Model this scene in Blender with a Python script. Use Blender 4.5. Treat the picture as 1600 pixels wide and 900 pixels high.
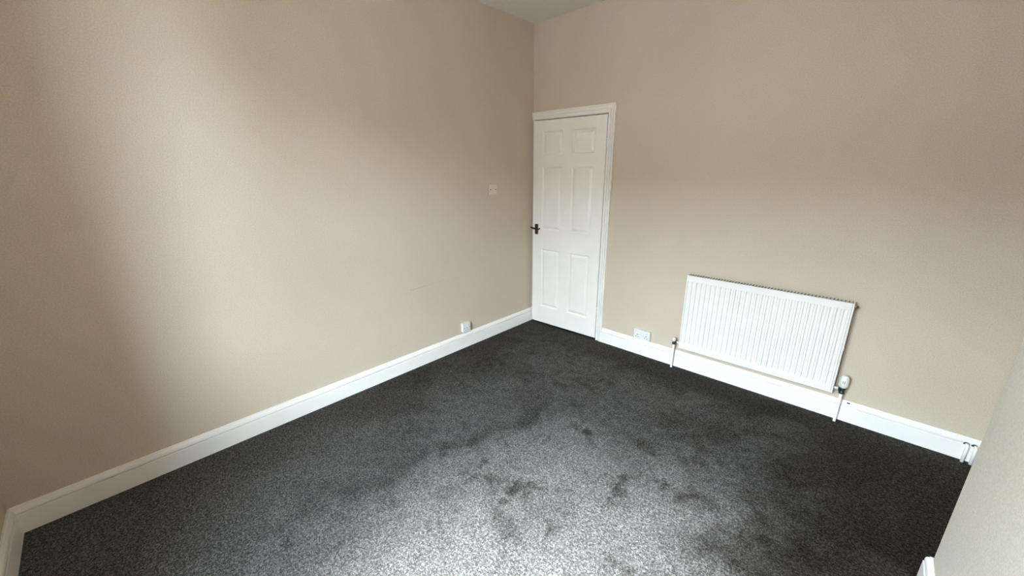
import bpy, bmesh, math, random
from mathutils import Vector, Matrix

for o in list(bpy.data.objects):
    bpy.data.objects.remove(o)
scene = bpy.context.scene
C = scene.collection
R = math.radians

# ------------------------------------------------------------------ camera
cam_d = bpy.data.cameras.new('camera')
cam_d.sensor_fit = 'HORIZONTAL'
cam_d.sensor_width = 36.0
cam_d.lens = 613.949 / 1600 * 36.0
cam_d.clip_start = 0.02
cam = bpy.data.objects.new('camera', cam_d)
cam.location = (2.5981, -3.0622, 1.5807)
cam.rotation_euler = (1.27322, 0.00655, 0.75513)
C.objects.link(cam)
scene.camera = cam

# ------------------------------------------------------------------ world: even overcast sky
W = bpy.data.worlds.new('overcast_sky')
scene.world = W
W.use_nodes = True
bg = W.node_tree.nodes['Background']
bg.inputs['Color'].default_value = (0.69, 0.85, 1.0, 1)
bg.inputs['Strength'].default_value = 96.0

# sun veiled by thin cloud: a broad soft source high in front of the window
sd = bpy.data.lights.new('veiled_sun', 'SUN')
sd.energy = 115.0
sd.angle = R(32)
sd.color = (0.88, 0.93, 1.0)
so = bpy.data.objects.new('veiled_sun', sd)
so.rotation_euler = Vector((0.10, 1.0, -1.45)).to_track_quat('-Z', 'Y').to_euler()
so.location = (1.4, -10, 14)
C.objects.link(so)

# ------------------------------------------------------------------ window opening + its portal
WX0, WX1, WZ0, WZ1 = 1.40, 2.58, 0.56, 2.56     # opening in the front wall
ROOM_Y = -3.604                                # inner face of the window wall
WT = 0.38
pl = bpy.data.lights.new('window_portal', 'AREA')
pl.shape = 'RECTANGLE'
pl.size = WX1 - WX0
pl.size_y = WZ1 - WZ0
pl.cycles.is_portal = True
po = bpy.data.objects.new('window_portal', pl)
po.location = ((WX0 + WX1) / 2, ROOM_Y - WT - 0.02, (WZ0 + WZ1) / 2)
po.rotation_euler = (R(90), 0, 0)
C.objects.link(po)

# ------------------------------------------------------------------ exposure
vs = scene.view_settings
vs.view_transform = 'Standard'
vs.look = 'None'
vs.exposure = 0.0
vs.gamma = 1.0
vs.use_curve_mapping = False
scene.cycles.max_bounces = 16
scene.cycles.diffuse_bounces = 12
scene.cycles.transparent_max_bounces = 16

# ------------------------------------------------------------------ materials
def nodes(name):
    m = bpy.data.materials.new(name)
    m.use_nodes = True
    nt = m.node_tree
    return m, nt, nt.nodes, nt.links, nt.nodes['Principled BSDF']

def coord(N, L, kind='Object'):
    t = N.new('ShaderNodeTexCoord')
    return t.outputs[kind]

def noise(N, L, vec, scale, detail=2, rough=0.5, dist=0.0):
    n = N.new('ShaderNodeTexNoise')
    n.inputs['Scale'].default_value = scale
    n.inputs['Detail'].default_value = detail
    n.inputs['Roughness'].default_value = rough
    n.inputs['Distortion'].default_value = dist
    L.new(vec, n.inputs['Vector'])
    return n.outputs['Fac']

def ramp(N, L, fac, stops):
    r = N.new('ShaderNodeValToRGB')
    e = r.color_ramp.elements
    while len(e) < len(stops):
        e.new(0.5)
    for el, (p, c) in zip(e, stops):
        el.position = p
        el.color = (c[0], c[1], c[2], 1) if len(c) >= 3 else (c[0],) * 3 + (1,)
    L.new(fac, r.inputs['Fac'])
    return r.outputs['Color']

def mixc(N, L, a, b, fac, mode='MIX'):
    m = N.new('ShaderNodeMix')
    m.data_type = 'RGBA'
    m.blend_type = mode
    for sock, v in ((m.inputs[6], a), (m.inputs[7], b), (m.inputs[0], fac)):
        if hasattr(v, 'links'):
            L.new(v, sock)
        elif isinstance(v, (int, float)):
            sock.default_value = v
        else:
            sock.default_value = (v[0], v[1], v[2], 1)
    return m.outputs[2]

def mathn(N, L, op, a, b=None):
    m = N.new('ShaderNodeMath')
    m.operation = op
    for i, v in enumerate((a, b)):
        if v is None:
            continue
        if hasattr(v, 'links'):
            L.new(v, m.inputs[i])
        else:
            m.inputs[i].default_value = v
    return m.outputs[0]

def bump(N, L, B, height, strength, dist):
    b = N.new('ShaderNodeBump')
    b.inputs['Strength'].default_value = strength
    b.inputs['Distance'].default_value = dist
    L.new(height, b.inputs['Height'])
    L.new(b.outputs['Normal'], B.inputs['Normal'])

def paint_mat(name, col, col2, rough, peel=190, peel_s=0.35, peel_d=0.003, blotch=1.3):
    m, nt, N, L, B = nodes(name)
    v = coord(N, L)
    big = noise(N, L, v, blotch, 3, 0.55)
    c = ramp(N, L, big, [(0.30, col2), (0.68, col)])
    fine = noise(N, L, v, peel * 0.9, 2, 0.6)
    speck = ramp(N, L, fine, [(0.30, (0.89,) * 3), (0.70, (1.08,) * 3)])
    c = mixc(N, L, c, speck, 1.0, 'MULTIPLY')
    L.new(c, B.inputs['Base Color'])
    B.inputs['Roughness'].default_value = rough
    B.inputs['Specular IOR Level'].default_value = 0.3
    h = noise(N, L, v, peel, 3, 0.6)
    lump = noise(N, L, v, 9.0, 3, 0.55)
    hh = mathn(N, L, 'ADD', mathn(N, L, 'MULTIPLY', lump, 1.6), h)
    bump(N, L, B, hh, peel_s, peel_d)
    return m

def plain(name, col, rough=0.4, metal=0.0, spec=0.5, grain=0.0, scale=40):
    m, nt, N, L, B = nodes(name)
    v = coord(N, L)
    n = noise(N, L, v, scale, 3, 0.6)
    k = 0.03 + grain
    c = ramp(N, L, n, [(0.25, [x * (1 - k) for x in col]), (0.75, [min(1, x * (1 + k)) for x in col])])
    L.new(c, B.inputs['Base Color'])
    B.inputs['Roughness'].default_value = rough
    B.inputs['Metallic'].default_value = metal
    B.inputs['Specular IOR Level'].default_value = spec
    return m

def gloss_white(name, col, rough=0.28):
    m, nt, N, L, B = nodes(name)
    v = coord(N, L)
    n = noise(N, L, v, 5, 4, 0.6)
    c = ramp(N, L, n, [(0.30, [x * 0.955 for x in col]), (0.62, col)])
    L.new(c, B.inputs['Base Color'])
    B.inputs['Roughness'].default_value = rough
    h = noise(N, L, v, 60, 3, 0.6)
    bump(N, L, B, h, 0.08, 0.001)
    return m

def carpet_mat():
    """cut pile that leans away from the window, brushed different ways in patches"""
    m, nt, N, L, B = nodes('charcoal_carpet')
    v = coord(N, L)
    vo = N.new('ShaderNodeTexVoronoi'); vo.inputs['Scale'].default_value = 210
    L.new(v, vo.inputs['Vector'])
    cell = N.new('ShaderNodeSeparateColor'); L.new(vo.outputs['Color'], cell.inputs[0])
    fleck = noise(N, L, v, 380, 2, 0.7)
    clump = noise(N, L, v, 95, 2, 0.6)
    t = mathn(N, L, 'ADD', mathn(N, L, 'MULTIPLY', cell.outputs[0], 0.17), mathn(N, L, 'MULTIPLY', fleck, 0.48))
    t = mathn(N, L, 'ADD', t, mathn(N, L, 'MULTIPLY', clump, 0.35))
    yarn = ramp(N, L, t, [(0.35, (0.018, 0.0168, 0.0154)), (0.5, (0.064, 0.0592, 0.0546)), (0.66, (0.20, 0.185, 0.171))])
    L.new(yarn, B.inputs['Base Color'])
    B.inputs['Roughness'].default_value = 1.0
    B.inputs['Specular IOR Level'].default_value = 0.0
    # lean of the pile (tilt of the tuft ends): hoovered field, trodden patches, footmarks, built-in light pool
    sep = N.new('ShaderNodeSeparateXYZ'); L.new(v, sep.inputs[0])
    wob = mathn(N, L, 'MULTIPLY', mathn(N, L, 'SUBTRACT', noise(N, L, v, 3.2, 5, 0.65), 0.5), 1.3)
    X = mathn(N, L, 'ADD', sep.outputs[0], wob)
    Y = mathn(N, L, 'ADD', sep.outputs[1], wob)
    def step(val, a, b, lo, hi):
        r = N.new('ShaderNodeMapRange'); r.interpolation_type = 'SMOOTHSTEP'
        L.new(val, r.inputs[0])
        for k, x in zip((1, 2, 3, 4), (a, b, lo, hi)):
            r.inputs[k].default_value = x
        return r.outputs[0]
    # middle strip: brushed pile, leaned to put in the pool of window light
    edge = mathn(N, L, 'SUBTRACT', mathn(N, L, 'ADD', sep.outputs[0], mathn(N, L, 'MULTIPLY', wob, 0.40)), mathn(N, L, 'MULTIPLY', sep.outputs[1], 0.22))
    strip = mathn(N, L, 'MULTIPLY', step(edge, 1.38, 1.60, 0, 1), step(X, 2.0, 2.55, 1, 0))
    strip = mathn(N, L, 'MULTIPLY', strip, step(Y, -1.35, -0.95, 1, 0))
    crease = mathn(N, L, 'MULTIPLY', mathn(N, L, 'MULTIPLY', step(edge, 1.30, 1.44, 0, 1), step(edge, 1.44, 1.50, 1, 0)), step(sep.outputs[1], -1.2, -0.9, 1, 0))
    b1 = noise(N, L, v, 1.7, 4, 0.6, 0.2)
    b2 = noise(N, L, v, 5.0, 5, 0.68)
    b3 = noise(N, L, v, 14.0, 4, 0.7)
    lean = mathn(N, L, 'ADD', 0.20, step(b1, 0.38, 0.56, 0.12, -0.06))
    # margins along the walls leaned harder, so darker
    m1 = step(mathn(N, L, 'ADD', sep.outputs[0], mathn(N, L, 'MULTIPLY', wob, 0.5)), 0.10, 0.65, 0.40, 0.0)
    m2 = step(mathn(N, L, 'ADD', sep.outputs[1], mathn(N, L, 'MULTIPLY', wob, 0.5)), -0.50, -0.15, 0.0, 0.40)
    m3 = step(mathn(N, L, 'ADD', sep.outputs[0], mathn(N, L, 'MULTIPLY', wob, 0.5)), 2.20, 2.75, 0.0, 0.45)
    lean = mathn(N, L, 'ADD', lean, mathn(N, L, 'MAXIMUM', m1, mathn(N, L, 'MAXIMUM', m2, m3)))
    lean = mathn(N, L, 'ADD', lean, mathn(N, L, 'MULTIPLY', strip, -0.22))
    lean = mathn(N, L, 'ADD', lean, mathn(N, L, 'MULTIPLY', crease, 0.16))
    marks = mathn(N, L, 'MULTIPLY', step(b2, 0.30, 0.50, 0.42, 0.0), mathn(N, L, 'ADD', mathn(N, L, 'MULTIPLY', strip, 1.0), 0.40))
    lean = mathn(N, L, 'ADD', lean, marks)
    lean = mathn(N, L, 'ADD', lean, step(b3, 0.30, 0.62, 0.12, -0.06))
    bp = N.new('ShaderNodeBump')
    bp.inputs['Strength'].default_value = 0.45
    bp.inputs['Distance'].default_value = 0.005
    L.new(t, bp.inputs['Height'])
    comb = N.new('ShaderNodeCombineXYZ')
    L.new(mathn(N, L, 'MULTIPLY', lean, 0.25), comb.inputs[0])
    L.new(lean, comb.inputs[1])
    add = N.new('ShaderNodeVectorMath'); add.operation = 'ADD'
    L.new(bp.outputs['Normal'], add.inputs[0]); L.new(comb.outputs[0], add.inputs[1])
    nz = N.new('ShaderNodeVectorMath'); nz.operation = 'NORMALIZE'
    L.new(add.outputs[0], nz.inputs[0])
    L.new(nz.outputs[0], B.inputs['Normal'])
    return m

M = {}
M['wall'] = paint_mat('beige_wall_paint', (0.570, 0.468, 0.358), (0.545, 0.444, 0.338), 0.75)
M['breast'] = paint_mat('window_lit_breast_paint', (0.600, 0.530, 0.435), (0.580, 0.510, 0.415), 0.75, 150, 0.5, 0.004)  # same wall paint made paler: window light put into the colour
M['ceiling'] = paint_mat('white_ceiling_paint', (0.70, 0.655, 0.60), (0.68, 0.635, 0.58), 0.85, 160)
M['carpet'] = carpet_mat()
M['gloss'] = gloss_white('white_gloss_woodwork', (0.83, 0.775, 0.71))
M['door'] = gloss_white('white_satin_door', (0.83, 0.775, 0.70), 0.38)
M['radiator'] = gloss_white('white_enamel', (0.775, 0.722, 0.664), 0.35)
M['plastic'] = plain('white_plastic', (0.72, 0.685, 0.64), 0.35)
M['switch'] = plain('cream_plastic', (0.64, 0.56, 0.43), 0.4)
M['trv'] = plain('ivory_plastic', (0.72, 0.68, 0.59), 0.35)
M['hole'] = plain('dark_slot', (0.02, 0.02, 0.02), 0.8)
M['black'] = plain('black_valve_body', (0.018, 0.018, 0.018), 0.35)
M['fin'] = plain('blackened_fins', (0.012, 0.012, 0.012), 0.8)
M['grille'] = plain('grey_grille', (0.17, 0.165, 0.16), 0.6)
M['steel'] = plain('dark_steel', (0.06, 0.06, 0.06), 0.5, 0.4)
M['bronze'] = plain('aged_bronze', (0.10, 0.065, 0.028), 0.38, 0.75, grain=0.25, scale=60)
M['darkbronze'] = plain('dark_bronze', (0.035, 0.024, 0.018), 0.4, 0.6)
M['brass'] = plain('dull_brass', (0.35, 0.27, 0.16), 0.35, 0.9)
M['pipe'] = gloss_white('white_painted_pipe', (0.89, 0.83, 0.765), 0.35)
M['upvc'] = plain('white_upvc', (0.86, 0.87, 0.87), 0.3)
M['timber'] = plain('hall_boards', (0.25, 0.16, 0.09), 0.6, grain=0.2)
M['brick'] = plain('red_brick', (0.17, 0.115, 0.085), 0.9, grain=0.2, scale=6)
M['slate'] = plain('grey_slate', (0.09, 0.095, 0.10), 0.7, grain=0.2, scale=4)
M['paving'] = plain('grey_paving', (0.12, 0.115, 0.11), 0.9, grain=0.25, scale=3)

def glass_mat():
    m = bpy.data.materials.new('window_glass')
    m.use_nodes = True
    nt = m.node_tree
    N, L = nt.nodes, nt.links
    N.remove(N['Principled BSDF'])
    tr = N.new('ShaderNodeBsdfTransparent')
    tr.inputs['Color'].default_value = (0.95, 0.97, 0.965, 1)
    gl = N.new('ShaderNodeBsdfGlossy')
    gl.inputs['Roughness'].default_value = 0.02
    lw = N.new('ShaderNodeLayerWeight')
    lw.inputs['Blend'].default_value = 0.5
    p5 = mathn(N, L, 'POWER', lw.outputs['Facing'], 5.0)
    sch = mathn(N, L, 'ADD', mathn(N, L, 'MULTIPLY', p5, 0.96), 0.04)
    mx = N.new('ShaderNodeMixShader')
    L.new(sch, mx.inputs[0])
    L.new(tr.outputs[0], mx.inputs[1])
    L.new(gl.outputs[0], mx.inputs[2])
    L.new(mx.outputs[0], N['Material Output'].inputs['Surface'])
    return m
M['glass'] = glass_mat()

# ------------------------------------------------------------------ mesh helpers
def link(name, me, mat, parent=None, smooth=False):
    o = bpy.data.objects.new(name, me)
    C.objects.link(o)
    if mat:
        me.materials.append(M[mat])
    if parent:
        o.parent = parent
    if smooth:
        for p in me.polygons:
            p.use_smooth = True
    return o

def from_bm(name, bm, mat, parent=None, smooth=False, bevel=0.0, seg=2, angle=35):
    bmesh.ops.recalc_face_normals(bm, faces=bm.faces)
    me = bpy.data.meshes.new(name)
    bm.to_mesh(me)
    bm.free()
    o = link(name, me, mat, parent, smooth)
    if bevel:
        b = o.modifiers.new('bevel', 'BEVEL')
        b.width = bevel
        b.segments = seg
        b.limit_method = 'ANGLE'
        b.angle_limit = R(angle)
    return o

def add_box(bm, x0, x1, y0, y1, z0, z1):
    vs_ = [bm.verts.new(p) for p in ((x0, y0, z0), (x1, y0, z0), (x1, y1, z0), (x0, y1, z0),
                                     (x0, y0, z1), (x1, y0, z1), (x1, y1, z1), (x0, y1, z1))]
    for f in ((0, 3, 2, 1), (4, 5, 6, 7), (0, 1, 5, 4), (1, 2, 6, 5), (2, 3, 7, 6), (3, 0, 4, 7)):
        bm.faces.new([vs_[i] for i in f])

def box(name, b, mat, parent=None, bevel=0.0, seg=2):
    bm = bmesh.new()
    add_box(bm, *b)
    return from_bm(name, bm, mat, parent, bevel=bevel, seg=seg)

def boxes(name, bs, mat, parent=None, bevel=0.0):
    bm = bmesh.new()
    for b in bs:
        add_box(bm, *b)
    return from_bm(name, bm, mat, parent, bevel=bevel)

def add_tube(bm, pts, rad, n=16, cap=True):
    """tube along a polyline; rad a number or one per point"""
    pts = [Vector(p) for p in pts]
    rings = []
    ref = None
    for i, p in enumerate(pts):
        if i == 0:
            t = pts[1] - p
        elif i == len(pts) - 1:
            t = p - pts[i - 1]
        else:
            t = (pts[i + 1] - p).normalized() + (p - pts[i - 1]).normalized()
        t.normalize()
        if ref is None:
            ref = Vector((1, 0, 0)) if abs(t.x) < 0.9 else Vector((0, 1, 0))
        a = (ref - t * ref.dot(t)).normalized()
        ref = a
        b = t.cross(a)
        r = rad[i] if isinstance(rad, (list, tuple)) else rad
        rings.append([bm.verts.new(p + a * (r * math.cos(2 * math.pi * k / n)) + b * (r * math.sin(2 * math.pi * k / n))) for k in range(n)])
    for A, B_ in zip(rings, rings[1:]):
        for k in range(n):
            bm.faces.new((A[k], A[(k + 1) % n], B_[(k + 1) % n], B_[k]))
    if cap:
        bm.faces.new(rings[0])
        bm.faces.new(rings[-1])

def tube(name, pts, rad, mat, parent=None, n=16):
    bm = bmesh.new()
    add_tube(bm, pts, rad, n)
    o = from_bm(name, bm, mat, parent)
    for p in o.data.polygons:
        p.use_smooth = len(p.vertices) == 4
    return o

def empty(name, loc, label=None, cat=None, group=None, kind=None):
    o = bpy.data.objects.new(name, None)
    o.empty_display_size = 0.05
    o.location = loc
    C.objects.link(o)
    return tag(o, label, cat, group, kind)

def tag(o, label=None, cat=None, group=None, kind=None):
    if label: o['label'] = label
    if cat: o['category'] = cat
    if group: o['group'] = group
    if kind: o['kind'] = kind
    return o

def struct(o, label=None, cat=None):
    return tag(o, label, cat, None, 'structure')

def adopt(child, parent):
    """parent a world-space mesh to an Empty that stands unrotated at its own location"""
    child.parent = parent
    child.matrix_parent_inverse = Matrix.Translation(-parent.location)
    return child

def sweep_skirting(name, path, profile, closed_ends=True, mat='gloss'):
    """path: list of (x, y), room on the LEFT of travel; profile: (depth, z)"""
    P = [Vector((p[0], p[1])) for p in path]
    offs = []
    for i in range(len(P)):
        def nrm(a, b):
            d = (b - a).normalized()
            return Vector((-d.y, d.x))
        if i == 0:
            n_ = nrm(P[0], P[1])
        elif i == len(P) - 1:
            n_ = nrm(P[-2], P[-1])
        else:
            n1, n2 = nrm(P[i - 1], P[i]), nrm(P[i], P[i + 1])
            n_ = (n1 + n2) / (1 + n1.dot(n2))
        offs.append(n_)
    bm = bmesh.new()
    cols = []
    for p, n_ in zip(P, offs):
        cols.append([bm.verts.new((p.x + n_.x * d, p.y + n_.y * d, z)) for d, z in profile])
    m_ = len(profile)
    for A, B_ in zip(cols, cols[1:]):
        for k in range(m_):
            bm.faces.new((A[k], A[(k + 1) % m_], B_[(k + 1) % m_], B_[k]))
    bm.faces.new(cols[0])
    bm.faces.new(cols[-1])
    return from_bm(name, bm, mat)

# ------------------------------------------------------------------ room shell
H = 2.798
XR = 3.40          # right wall in the alcoves
BX = 2.988         # front of the chimney breast
BY0, BY1 = -1.138, -2.50
DX = 0.802         # hinge side of the door opening
DZ = 2.001         # head of the door opening
T = 0.14

floor = struct(box('floor', (-0.1, XR + 0.1, ROOM_Y - 0.1, 1.3, -0.12, 0.0), 'carpet'), 'charcoal grey twist pile carpet with brushed patches and a light pool set into its pile', 'carpet')
struct(box('ceiling', (-0.1, XR + 0.1, ROOM_Y - 0.1, 1.3, H, H + 0.1), 'ceiling'), 'plain white ceiling above the far corner', 'ceiling')
wl = struct(box('wall_left', (-T, 0.0, ROOM_Y - 0.1, 1.3, -0.05, H + 0.02), 'wall'), 'long beige wall with light switch and single socket', 'wall')
wb = struct(boxes('wall_back', [(0.0, DX + 0.03, 0.0, T, DZ + 0.03, H + 0.02), (DX + 0.03, XR + 0.1, 0.0, T, -0.05, H + 0.02)], 'wall'),
            'beige wall with white door and radiator', 'wall')
struct(box('wall_right', (XR, XR + T, ROOM_Y - 0.1, T, -0.05, H + 0.02), 'wall'), 'beige wall inside the alcove beside the chimney breast', 'wall')
struct(box('wall_chimney', (BX, XR + 0.02, BY1, BY0, -0.05, H + 0.02), 'breast', bevel=0.006, seg=3), 'chimney breast wall at the right edge, window light in its paint colour', 'wall')
def wall_with_opening(y0, y1, e=0.0):
    a, b, c, d = WX0 + e, WX1 - e, WZ0 + e, WZ1 - e
    return [(-T, a, y0, y1, -0.05, H + 0.02), (b, XR + T, y0, y1, -0.05, H + 0.02), (a, b, y0, y1, -0.05, c), (a, b, y0, y1, d, H + 0.02)]
struct(boxes('wall_front', wall_with_opening(ROOM_Y - 0.06, ROOM_Y), 'wall'), 'beige window wall at the near left corner', 'wall')
struct(boxes('wall_outside', wall_with_opening(ROOM_Y - WT, ROOM_Y - 0.06, 0.045), 'brick'), 'outer brickwork around the window', 'wall')
# hallway behind the door
struct(boxes('wall_hall', [(-T, XR, 1.2, 1.3, -0.05, H + 0.02), (1.3, 1.4, T, 1.25, -0.05, H + 0.02)], 'wall'), 'hallway wall behind the door', 'wall')

# filled patch outline on the left wall: slim raised plaster ridges
random.seed(5)
def ridge(name, pts, w, h):
    bm = bmesh.new()
    rows = []
    for (y, z) in pts:
        jy, jz = random.uniform(-.002, .002), random.uniform(-.002, .002)
        hh = h * random.uniform(0.5, 1.2)
        horizontal = name.endswith('seam') and abs(pts[0][0] - pts[-1][0]) > abs(pts[0][1] - pts[-1][1])
        dy, dz = (0, w) if horizontal else (w, 0)
        rows.append([bm.verts.new((-0.001, y + jy - dy, z + jz - dz)), bm.verts.new((hh, y + jy, z + jz)), bm.verts.new((-0.001, y + jy + dy, z + jz + dz))])
    for A, B_ in zip(rows, rows[1:]):
        for k in range(2):
            bm.faces.new((A[k], A[k + 1], B_[k + 1], B_[k]))
    return from_bm(name, bm, 'wall', wl, smooth=False)
ridge('plaster_seam', [(-1.475 + 0.02 * i, 0.668 + 0.0004 * i) for i in range(16)], 0.004, 0.0042)
ridge('plaster_seam', [(-1.475 - 0.0012 * i, 0.668 - 0.02 * i) for i in range(20)], 0.005, 0.0022)

# ------------------------------------------------------------------ skirting boards
SK = [(0, 0), (0.019, 0), (0.019, 0.0975), (0.0178, 0.1000), (0.0085, 0.1005), (0.0085, 0.1042), (0.0160, 0.1050), (0.0168, 0.1075), (0.0165, 0.114),
      (0.0148, 0.122), (0.0118, 0.128), (0.0082, 0.1315), (0.0082, 0.1345), (0.0060, 0.1385), (0, 0.1385)]
DOORLEFT_Y = -0.002
struct(sweep_skirting('baseboard_left', [(0, DOORLEFT_Y), (0, ROOM_Y)], SK), 'white skirting board along the long left wall', 'skirting board')
struct(sweep_skirting('baseboard_front', [(0.0, ROOM_Y), (XR, ROOM_Y)], SK), 'white skirting board at the near left corner', 'skirting board')
bb = struct(sweep_skirting('baseboard_back', [(XR, 0), (0.869, 0)], SK), 'white skirting board below the radiator', 'skirting board')
struct(sweep_skirting('baseboard_right', [(XR, ROOM_Y), (XR, BY1), (BX, BY1), (BX, BY0), (XR, BY0), (XR, 0)], SK), 'white skirting board around the chimney breast', 'skirting board')
# knocked paint on the moulding right of the radiator valve
box('paint_chip', (2.652, 2.667, -0.0145, -0.009, 0.1255, 0.1325), 'hole', bb, bevel=0.001)
box('paint_chip', (2.640, 2.648, -0.0125, -0.008, 0.1315, 0.1352), 'gloss', bb, bevel=0.001)

# ------------------------------------------------------------------ door lining and architrave
tr_ = empty('trim_1', (0.42, 0, 0), 'white moulded architrave and frame around the panelled door', 'door frame', None, 'structure')
def architrave():
    # profile across the width: (outward distance from the opening, projection)
    prof = [(0.0, 0.0), (0.0, 0.012), (0.003, 0.0145), (0.020, 0.0145), (0.0215, 0.0075), (0.0265, 0.0075), (0.029, 0.016), (0.040, 0.0195),
            (0.046, 0.0205), (0.047, 0.0125), (0.0515, 0.0125), (0.0525, 0.0215), (0.0625, 0.0215), (0.0645, 0.0195), (0.0645, 0.0)]
    x0, z0 = DX + 0.003, DZ + 0.004
    bm = bmesh.new()
    cols = [[bm.verts.new((x0 + w, -d, 0.0)) for w, d in prof],
            [bm.verts.new((x0 + w, -d, z0 + w)) for w, d in prof],
            [bm.verts.new((0.001, -d, z0 + w)) for w, d in prof]]
    m_ = len(prof)
    for A, B_ in zip(cols, cols[1:]):
        for k in range(m_):
            bm.faces.new((A[k], A[(k + 1) % m_], B_[(k + 1) % m_], B_[k]))
    bm.faces.new(cols[0]); bm.faces.new(cols[-1])
    return from_bm('architrave', bm, 'gloss')
adopt(architrave(), tr_)
adopt(box('door_lining', (DX, DX + 0.032, -0.004, T + 0.004, 0, DZ + 0.03), 'gloss'), tr_)
adopt(box('door_lining', (0.0005, 0.024, 0.002, T + 0.004, 0, DZ), 'gloss'), tr_)
adopt(box('door_lining', (0.0005, DX, -0.004, T + 0.004, DZ, DZ + 0.031), 'gloss'), tr_)
adopt(box('door_stop', (DX - 0.014, DX, 0.055, 0.085, 0, DZ), 'gloss'), tr_)
adopt(box('door_stop', (0.024, DX - 0.014, 0.055, 0.085, DZ - 0.014, DZ), 'gloss'), tr_)

# ------------------------------------------------------------------ six-panel door, left very slightly ajar
DW, DB, DT = 0.762, 0.013, 1.991
door = empty('door_1', (0.794, -0.004, 0.0), 'white six-panel door standing very slightly ajar in the far corner', 'door', None, 'structure')
door.rotation_euler = (0, 0, math.asin(0.031 / DW))
# local space: x from 0 (hinge) to -DW (handle side), front face at y = 0, leaf behind it
PAN = [(-0.329, -0.105, 1.690, 1.899), (-0.655, -0.431, 1.690, 1.899),
       (-0.329, -0.109, 0.992, 1.584), (-0.655, -0.433, 0.992, 1.584),
       (-0.327, -0.109, 0.190, 0.800), (-0.653, -0.435, 0.190, 0.800)]
def door_leaf():
    bm = bmesh.new()
    th = 0.035
    x_m0, x_m1 = -0.431, -0.329
    # stiles, rails and the middle muntin as boxes that meet edge to edge
    add_box(bm, -DW, -0.655, 0, th, DB, DT)
    add_box(bm, -0.105, 0, 0, th, DB, DT)
    zs = [(DB, 0.190), (0.800, 0.992), (1.584, 1.690), (1.899, DT)]
    for a, b in zs:
        add_box(bm, -0.655, -0.105, 0, th, a, b)
    for a, b in ((0.190, 0.800), (0.992, 1.584), (1.690, 1.899)):
        add_box(bm, -0.4315, -0.3285, 0, th, a, b)
    # core sheet behind the mouldings
    add_box(bm, -0.66, -0.10, 0.0145, th - 0.004, 0.18, 1.91)
    return from_bm('door_leaf', bm, 'door', door)
door_leaf()
for (x0, x1, z0, z1) in PAN:
    x0, x1 = (-0.3285, -0.105) if x0 > -0.4 else (-0.655, -0.4315)
    bm = bmesh.new()
    prof = [(0.0, 0.0), (0.001, 0.003), (0.005, 0.0045), (0.009, 0.0095), (0.012, 0.0125), (0.017, 0.0125), (0.019, 0.0105), (0.035, 0.0035), (0.037, 0.0022)]
    rings = []
    for d, y in prof:
        rings.append([bm.verts.new((x0 + d, y, z0 + d)), bm.verts.new((x1 - d, y, z0 + d)), bm.verts.new((x1 - d, y, z1 - d)), bm.verts.new((x0 + d, y, z1 - d))])
    for A, B_ in zip(rings, rings[1:]):
        for k in range(4):
            bm.faces.new((A[k], A[(k + 1) % 4], B_[(k + 1) % 4], B_[k]))
    bm.faces.new(rings[-1])
    bmesh.ops.recalc_face_normals(bm, faces=bm.faces)
    # outward is -y
    if sum(f.normal.y for f in bm.faces) > 0:
        bmesh.ops.reverse_faces(bm, faces=bm.faces)
    me = bpy.data.meshes.new('panel')
    bm.to_mesh(me); bm.free()
    link('panel', me, 'door', door)
# lever handle on a long plate
hx = -0.714
plate = box('handle_plate', (hx - 0.019, hx + 0.019, -0.006, 0.0005, 0.940, 1.042), 'bronze', door, bevel=0.0025)
tag(plate, 'aged bronze handle plate')
tube('lever_boss', [(hx, -0.004, 1.000), (hx, -0.030, 1.000)], [0.013, 0.010], 'darkbronze', plate)
tube('lever', [(hx - 0.046, -0.036, 1.008), (hx - 0.036, -0.037, 1.006), (hx - 0.012, -0.036, 1.002), (hx + 0.02, -0.038, 0.997), (hx + 0.042, -0.039, 0.995), (hx + 0.056, -0.038, 0.999), (hx + 0.066, -0.036, 1.008)],
     [0.0075, 0.0085, 0.009, 0.0075, 0.0065, 0.007, 0.006], 'darkbronze', plate, 12)
for z in (0.949, 1.033):
    tube('screw', [(hx, -0.0055, z), (hx, -0.0072, z)], 0.0035, 'darkbronze', plate, 10)
box('keyhole', (hx - 0.003, hx + 0.003, -0.0066, -0.005, 0.958, 0.972), 'hole', plate)
# hinges
for z in (1.775, 0.295):
    h = empty('hinge', (0, 0, 0)); h.parent = door
    del_z = 0.0
    for k in range(5):
        z0 = z - 0.0375 + k * 0.0153
        tube('knuckle', [(0.0045, -0.004, z0), (0.0045, -0.004, z0 + 0.0125)], 0.0055, 'gloss', h, 10)
    tube('pin', [(0.0045, -0.004, z - 0.039), (0.0045, -0.004, z + 0.041)], 0.0028, 'steel', h, 8)

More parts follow.
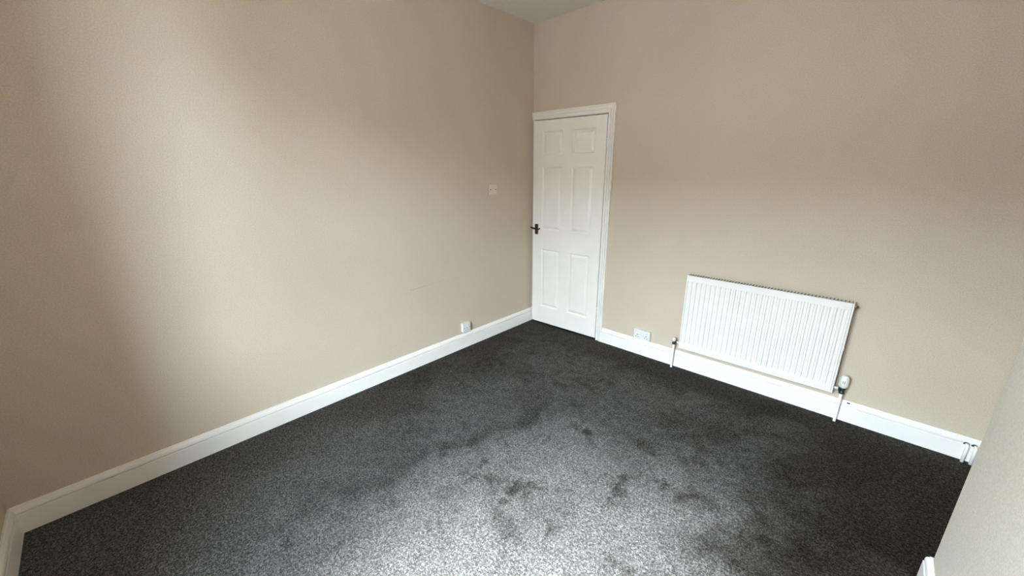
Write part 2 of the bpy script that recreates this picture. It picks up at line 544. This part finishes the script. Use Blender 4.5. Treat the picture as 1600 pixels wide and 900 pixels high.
# ------------------------------------------------------------------ radiator
rad = empty('radiator', (2.086, -0.06, 0.0), 'white ribbed panel radiator on the back wall above the skirting', 'radiator')
RX0, RX1, RZ0, RZ1, RY = 1.6025, 2.5705, 0.204, 0.801, -0.095
def radiator_front():
    px0, px1 = RX0 + 0.0115, RX1 - 0.0115
    n = 29
    pitch = 0.0328
    c0 = 1.6215
    c1 = 2.5375
    xs = [px0]
    for i in range(n):
        c = c0 + (c1 - c0) * i / (n - 1)
        w = 0.0108
        for dx in (-w, -w + 0.004, w - 0.004, w):
            xs.append(c + dx)
    xs.append(px1)
    xs[0] = min(xs[0], xs[1] - 0.001)
    zs = [RZ0 + 0.003, 0.246, 0.2485, 0.262, 0.747, 0.754, 0.7565, RZ1 - 0.003]
    def dep(ix, iz):
        if ix == 0 or ix == len(xs) - 1:
            return 0
        k = (ix - 1) % 4
        if k in (1, 2) and 3 <= iz <= 4:
            return 0.0075
        if k in (1, 2) and iz == 5:
            return 0.0070
        if k in (1, 2) and iz == 2:
            return 0.0012
        return 0
    verts, faces = [], []
    for iz, z in enumerate(zs):
        for ix, x in enumerate(xs):
            verts.append((x, RY + dep(ix, iz), z))
    nx = len(xs)
    for iz in range(len(zs) - 1):
        for ix in range(nx - 1):
            a = iz * nx + ix
            faces.append((a, a + 1, a + nx + 1, a + nx))
    bm = bmesh.new()
    bv = [bm.verts.new(v) for v in verts]
    for f in faces:
        bm.faces.new([bv[i] for i in f])
    # rolled edges: top and bottom turn back
    for iz, dz in ((0, -1), (len(zs) - 1, 1)):
        prev = [bv[iz * nx + ix] for ix in range(nx)]
        for (oy, oz) in ((0.001, 0.002), (0.003, 0.003), (0.006, 0.003)):
            cur = [bm.verts.new((x, RY + oy, zs[iz] + dz * oz)) for x in xs]
            for ix in range(nx - 1):
                bm.faces.new((prev[ix], prev[ix + 1], cur[ix + 1], cur[ix]))
            prev = cur
    o = from_bm('front_panel', bm, 'radiator')
    return o
adopt(radiator_front(), rad)
adopt(box('back_panel', (RX0 + 0.014, RX1 - 0.014, RY + 0.0142, RY + 0.018, RZ0 + 0.006, RZ1 - 0.012), 'fin'), rad)
for x0, x1 in ((RX0, RX0 + 0.0105), (RX1 - 0.0105, RX1)):
    adopt(box('side_cover', (x0, x1, RY + 0.0005, RY + 0.061, RZ0, RZ1 + 0.0005), 'radiator', bevel=0.0025), rad)
# convector fins behind the panel, seen through the open top as a dark zig-zag
bm = bmesh.new()
nf = 52
for i in range(nf + 1):
    x = RX0 + 0.014 + (RX1 - RX0 - 0.028) * i / nf
    add_box(bm, x - 0.0012, x + 0.0012, RY + 0.018, RY + 0.052, RZ0 + 0.05, RZ1 - 0.012)
adopt(tag(from_bm('convector_fins', bm, 'fin'), 'dark convector fins'), rad)
bm = bmesh.new()
for i in range(nf + 1):
    x = RX0 + 0.0115 + (RX1 - RX0 - 0.023) * i / nf
    add_box(bm, x - 0.0020, x + 0.0020, RY + 0.005, RY + 0.058, RZ1 - 0.004, RZ1 - 0.001)
adopt(from_bm('top_grille', bm, 'steel'), rad)
adopt(box('rear_plate', (RX0 + 0.0108, RX1 - 0.0108, RY + 0.053, RY + 0.056, RZ0 + 0.05, RZ1 - 0.013), 'fin'), rad)
for x in (1.78, 2.39):
    adopt(box('wall_bracket', (x - 0.015, x + 0.015, RY + 0.0565, -0.0005, 0.27, 0.74), 'radiator'), rad)
# air vent at the top right corner
av = adopt(tube('air_vent', [(RX1 - 0.004, RY + 0.032, 0.776), (RX1 + 0.010, RY + 0.032, 0.776), (RX1 + 0.0105, RY + 0.032, 0.776), (RX1 + 0.018, RY + 0.032, 0.776)], [0.011, 0.011, 0.006, 0.006], 'brass', None, 12), rad)
adopt(box('cover_clip', (RX1 - 0.003, RX1 + 0.003, RY + 0.001, RY + 0.012, 0.500, 0.518), 'radiator', bevel=0.001), rad)
# thermostatic valve on the right
VY = -0.058
tv = empty('thermostatic_valve', (0, 0, 0)); adopt(tv, rad)
def tsub(o, p):
    o.parent = p
    o.matrix_parent_inverse = Matrix.Identity(4)
    return o
def lathe(name, cx, cy, prof, mat, parent, n=24):
    bm = bmesh.new()
    rings = [[bm.verts.new((cx + r * math.cos(2 * math.pi * k / n), cy + r * math.sin(2 * math.pi * k / n), z)) for k in range(n)] for r, z in prof]
    for A, B_ in zip(rings, rings[1:]):
        for k in range(n):
            bm.faces.new((A[k], A[(k + 1) % n], B_[(k + 1) % n], B_[k]))
    bm.faces.new(rings[0]); bm.faces.new(rings[-1])
    o = from_bm(name, bm, mat, parent)
    for p in o.data.polygons:
        p.use_smooth = len(p.vertices) == 4
    return o
VX = 2.613
tag(lathe('thermostat_head', VX, VY, [(0.016, 0.246), (0.0205, 0.250), (0.0215, 0.258), (0.0245, 0.270), (0.0255, 0.285), (0.0250, 0.300), (0.0225, 0.313), (0.0175, 0.322), (0.0168, 0.3235), (0.015, 0.326), (0.008, 0.328)], 'trv', tv), 'ivory thermostat head with scale marks')
for k in range(18):
    a = 2 * math.pi * k / 18
    bm = bmesh.new()
    cx, cy = VX + 0.0232 * math.cos(a), VY + 0.0232 * math.sin(a)
    add_tube(bm, [(VX + 0.0216 * math.cos(a), VY + 0.0216 * math.sin(a), 0.258), (VX + 0.0246 * math.cos(a), VY + 0.0246 * math.sin(a), 0.272)], 0.0014, 6)
    from_bm('grip_rib', bm, 'trv', tv)
# printed marks facing the room
av_dir = Vector((2.598 - VX - 0.10, -3.06 - VY, 0)).normalized()
side = Vector((-av_dir.y, av_dir.x, 0))
for s in (-0.0042, 0.0042):
    p = Vector((VX, VY, 0)) + av_dir * 0.0246 + side * s
    bm = bmesh.new()
    add_tube(bm, [(p.x, p.y, 0.280), (p.x, p.y, 0.298)], 0.0011, 6)
    from_bm('scale_mark', bm, 'hole', tv)
lathe('collar', VX, VY, [(0.015, 0.235), (0.0195, 0.2375), (0.0195, 0.2465), (0.015, 0.2495)], 'black', tv, 12)
lathe('valve_body', VX, VY, [(0.0130, 0.203), (0.0160, 0.205), (0.0160, 0.218), (0.0130, 0.220), (0.0130, 0.237)], 'black', tv, 8)
tube('union_nut', [(VX - 0.008, VY, 0.232), (VX - 0.020, VY, 0.232)], 0.0125, 'black', tv, 8)
tube('tail_pipe', [(VX - 0.018, VY, 0.232), (RX1 - 0.006, VY, 0.232)], 0.0085, 'pipe', tv, 14)
tube('supply_pipe', [(VX + 0.0005, VY, 0.208), (VX + 0.001, VY + 0.004, 0.0), (VX + 0.001, VY + 0.004, -0.01)], 0.0078, 'pipe', tv, 14)
# lockshield valve on the left
lv = empty('lockshield_valve', (0, 0, 0)); adopt(lv, rad)
LX = 1.5535
lathe('cap', LX, VY, [(0.012, 0.234), (0.0135, 0.236), (0.0138, 0.252), (0.0128, 0.259), (0.0095, 0.264), (0.004, 0.2655)], 'trv', lv, 18)
lathe('valve_body', LX, VY, [(0.0115, 0.208), (0.0140, 0.210), (0.0140, 0.222), (0.0115, 0.224), (0.0125, 0.229), (0.0125, 0.2345)], 'black', lv, 8)
tube('union_nut', [(LX + 0.008, VY, 0.232), (LX + 0.022, VY, 0.232)], 0.012, 'black', lv, 8)
tube('tail_pipe', [(LX + 0.02, VY, 0.232), (RX0 + 0.006, VY, 0.232)], 0.0085, 'pipe', lv, 14)
tube('return_pipe', [(LX, VY, 0.210), (LX - 0.001, VY + 0.006, 0.0), (LX - 0.001, VY + 0.006, -0.01)], 0.0076, 'pipe', lv, 14)

# ------------------------------------------------------------------ pipes by the chimney breast
def elbow_pipe(x, lab, hole_dx):
    y = -0.040
    p = empty('heating_pipe', (x, y, 0), lab, 'pipe', 'short heating pipes in the alcove corner')
    pts = [(x, y, -0.01), (x, y, 0.085)]
    for k in range(1, 7):
        a = k / 6 * math.pi / 2
        pts.append((x, y + 0.016 * (1 - math.cos(a)), 0.085 + 0.016 * math.sin(a)))
    pts.append((x, -0.010, 0.101))
    adopt(tube('pipe_run', pts, 0.0078, 'pipe', None, 14), p)
    adopt(tube('pipe_hole', [(x + hole_dx, -0.0168, 0.1005), (x + hole_dx, -0.0186, 0.1005)], 0.0125, 'hole', None, 16), p)
elbow_pipe(3.173, 'white vertical heating pipe left of its twin beside the chimney breast', -0.002)
elbow_pipe(3.205, 'white vertical heating pipe nearest the chimney breast edge', -0.004)

# ------------------------------------------------------------------ sockets and switch
def uk_outlet(parent, cx, z, front):
    """pin slots and a rocker; local plane: x across, y = -front is the face"""
    f = -front
    boxes('pin_slots', [(cx - 0.0028, cx + 0.0028, f - 0.0004, f + 0.002, z + 0.003, z + 0.013),
                        (cx - 0.0150, cx - 0.0070, f - 0.0004, f + 0.002, z - 0.0125, z - 0.007),
                        (cx + 0.0070, cx + 0.0150, f - 0.0004, f + 0.002, z - 0.0125, z - 0.007)], 'hole', parent)

def socket(name, w, label, group, loc, rz, outlets):
    s = empty(name, loc, label, 'socket', group)
    s.rotation_euler = (0, 0, rz)
    hgt = 0.086
    box('back_box', (-w / 2 + 0.0015, w / 2 - 0.0015, -0.026, 0.0, -hgt / 2 + 0.0015, hgt / 2 - 0.0015), 'plastic', s, bevel=0.003)
    fp = box('faceplate', (-w / 2, w / 2, -0.035, -0.0265, -hgt / 2, hgt / 2), 'plastic', s, bevel=0.003, seg=3)
    for cx, rx in outlets:
        uk_outlet(fp, cx, -0.012, 0.035)
        rk = boxes('rocker', [(rx - 0.0055, rx + 0.0055, -0.0375, -0.034, 0.010, 0.030)], 'plastic', fp, bevel=0.001)
        boxes('rocker_mark', [(rx - 0.003, rx + 0.003, -0.0379, -0.037, 0.0255, 0.0275)], 'hole', fp)
    for sx in ((-w / 2 + 0.0127), (w / 2 - 0.0127)):
        tube('screw_cap', [(sx, -0.0348, 0.0), (sx, -0.0356, 0.0)], 0.0038, 'steel' if w < 0.1 else 'plastic', fp, 10)
    return s
socket('double_socket', 0.146, 'white double wall socket on the skirting between door and radiator', None, (1.269, 0, 0.193), 0, [(-0.040, -0.052), (0.040, 0.052)])
socket('single_socket', 0.086, 'white single wall socket on the skirting of the left wall', None, (0, -0.947, 0.199), R(90), [(0.0, 0.02)])

sw = empty('light_switch', (0, -0.556, 1.3945), 'cream light switch on the left wall near the door', 'light switch')
sw.rotation_euler = (0, 0, R(90))
fp = box('faceplate', (-0.0435, 0.0435, -0.009, 0.0, -0.0435, 0.0435), 'switch', sw, bevel=0.002, seg=3)
box('rocker_surround', (-0.010, 0.010, -0.0098, -0.008, -0.017, 0.017), 'switch', fp, bevel=0.0006)
rk = box('rocker', (-0.0075, 0.0075, -0.0125, -0.009, -0.0135, 0.0135), 'switch', fp, bevel=0.001)
rk.rotation_euler = (R(7), 0, 0)
for sx in (-0.0305, 0.0305):
    tube('screw', [(sx, -0.0085, 0), (sx, -0.0096, 0)], 0.0055, 'hole', fp, 12)

# ------------------------------------------------------------------ window in the wall behind the camera
win = empty('window_1', ((WX0 + WX1) / 2, ROOM_Y - 0.16, WZ0), 'white framed window that lights the room', 'window', None, 'structure')
fy0, fy1 = ROOM_Y - 0.055, ROOM_Y - 0.005
fw = 0.045
adopt(boxes('window_frame', [(WX0, WX0 + fw, fy0, fy1, WZ0, WZ1), (WX1 - fw, WX1, fy0, fy1, WZ0, WZ1),
                             (WX0 + fw, WX1 - fw, fy0, fy1, WZ0, WZ0 + fw), (WX0 + fw, WX1 - fw, fy0, fy1, WZ1 - fw, WZ1)], 'upvc'), win)
mz_ = (WZ0 + WZ1) / 2
adopt(box('meeting_rail', (WX0 + fw, WX1 - fw, fy0, fy1, mz_ - 0.02, mz_ + 0.02), 'upvc'), win)
for a, b in ((WZ0 + fw, mz_ - 0.02), (mz_ + 0.02, WZ1 - fw)):
    adopt(box('pane', (WX0 + fw, WX1 - fw, ROOM_Y - 0.032, ROOM_Y - 0.028, a, b), 'glass'), win)
adopt(box('window_sill', (WX0 - 0.04, WX1 + 0.04, ROOM_Y - 0.0045, ROOM_Y + 0.05, WZ0 - 0.025, WZ0 + 0.002), 'gloss', bevel=0.004), win)

# ground outside the window
struct(box('ground_outside', (-30, 30, -60, ROOM_Y - WT, -0.5, -0.3), 'paving'), 'grey paved yard outside the window', 'ground')

# terraced houses across the street: brick front, eaves, slate roof, sash windows and doors
hs = empty('terraced_house', (1.5, -20.5, -0.3), 'red brick terraced houses across the street from the window', 'building', None, 'structure')
HY, EZ, RZ = -20.5, 6.0, 7.8
adopt(box('brick_front', (-24, 27, HY - 8, HY, -0.3, EZ), 'brick'), hs)
bm = bmesh.new()
vv = [bm.verts.new(p) for p in ((-24.3, HY + 0.35, EZ), (27.3, HY + 0.35, EZ), (27.3, HY - 4, RZ), (-24.3, HY - 4, RZ), (-24.3, HY - 8.35, EZ), (27.3, HY - 8.35, EZ))]
for f in ((0, 1, 2, 3), (3, 2, 5, 4), (0, 3, 4), (1, 5, 2), (0, 4, 5, 1)):
    bm.faces.new([vv[i] for i in f])
adopt(from_bm('slate_roof', bm, 'slate'), hs)
for k in range(10):
    x = -22.5 + 5.0 * k
    adopt(box('house_door', (x, x + 0.95, HY - 0.02, HY + 0.04, -0.3, 1.9), 'slate'), hs)
    for z0 in (0.5, 3.0):
        w_ = adopt(box('house_window', (x + 1.8, x + 3.2, HY - 0.02, HY + 0.05, z0, z0 + 1.6), 'upvc'), hs)
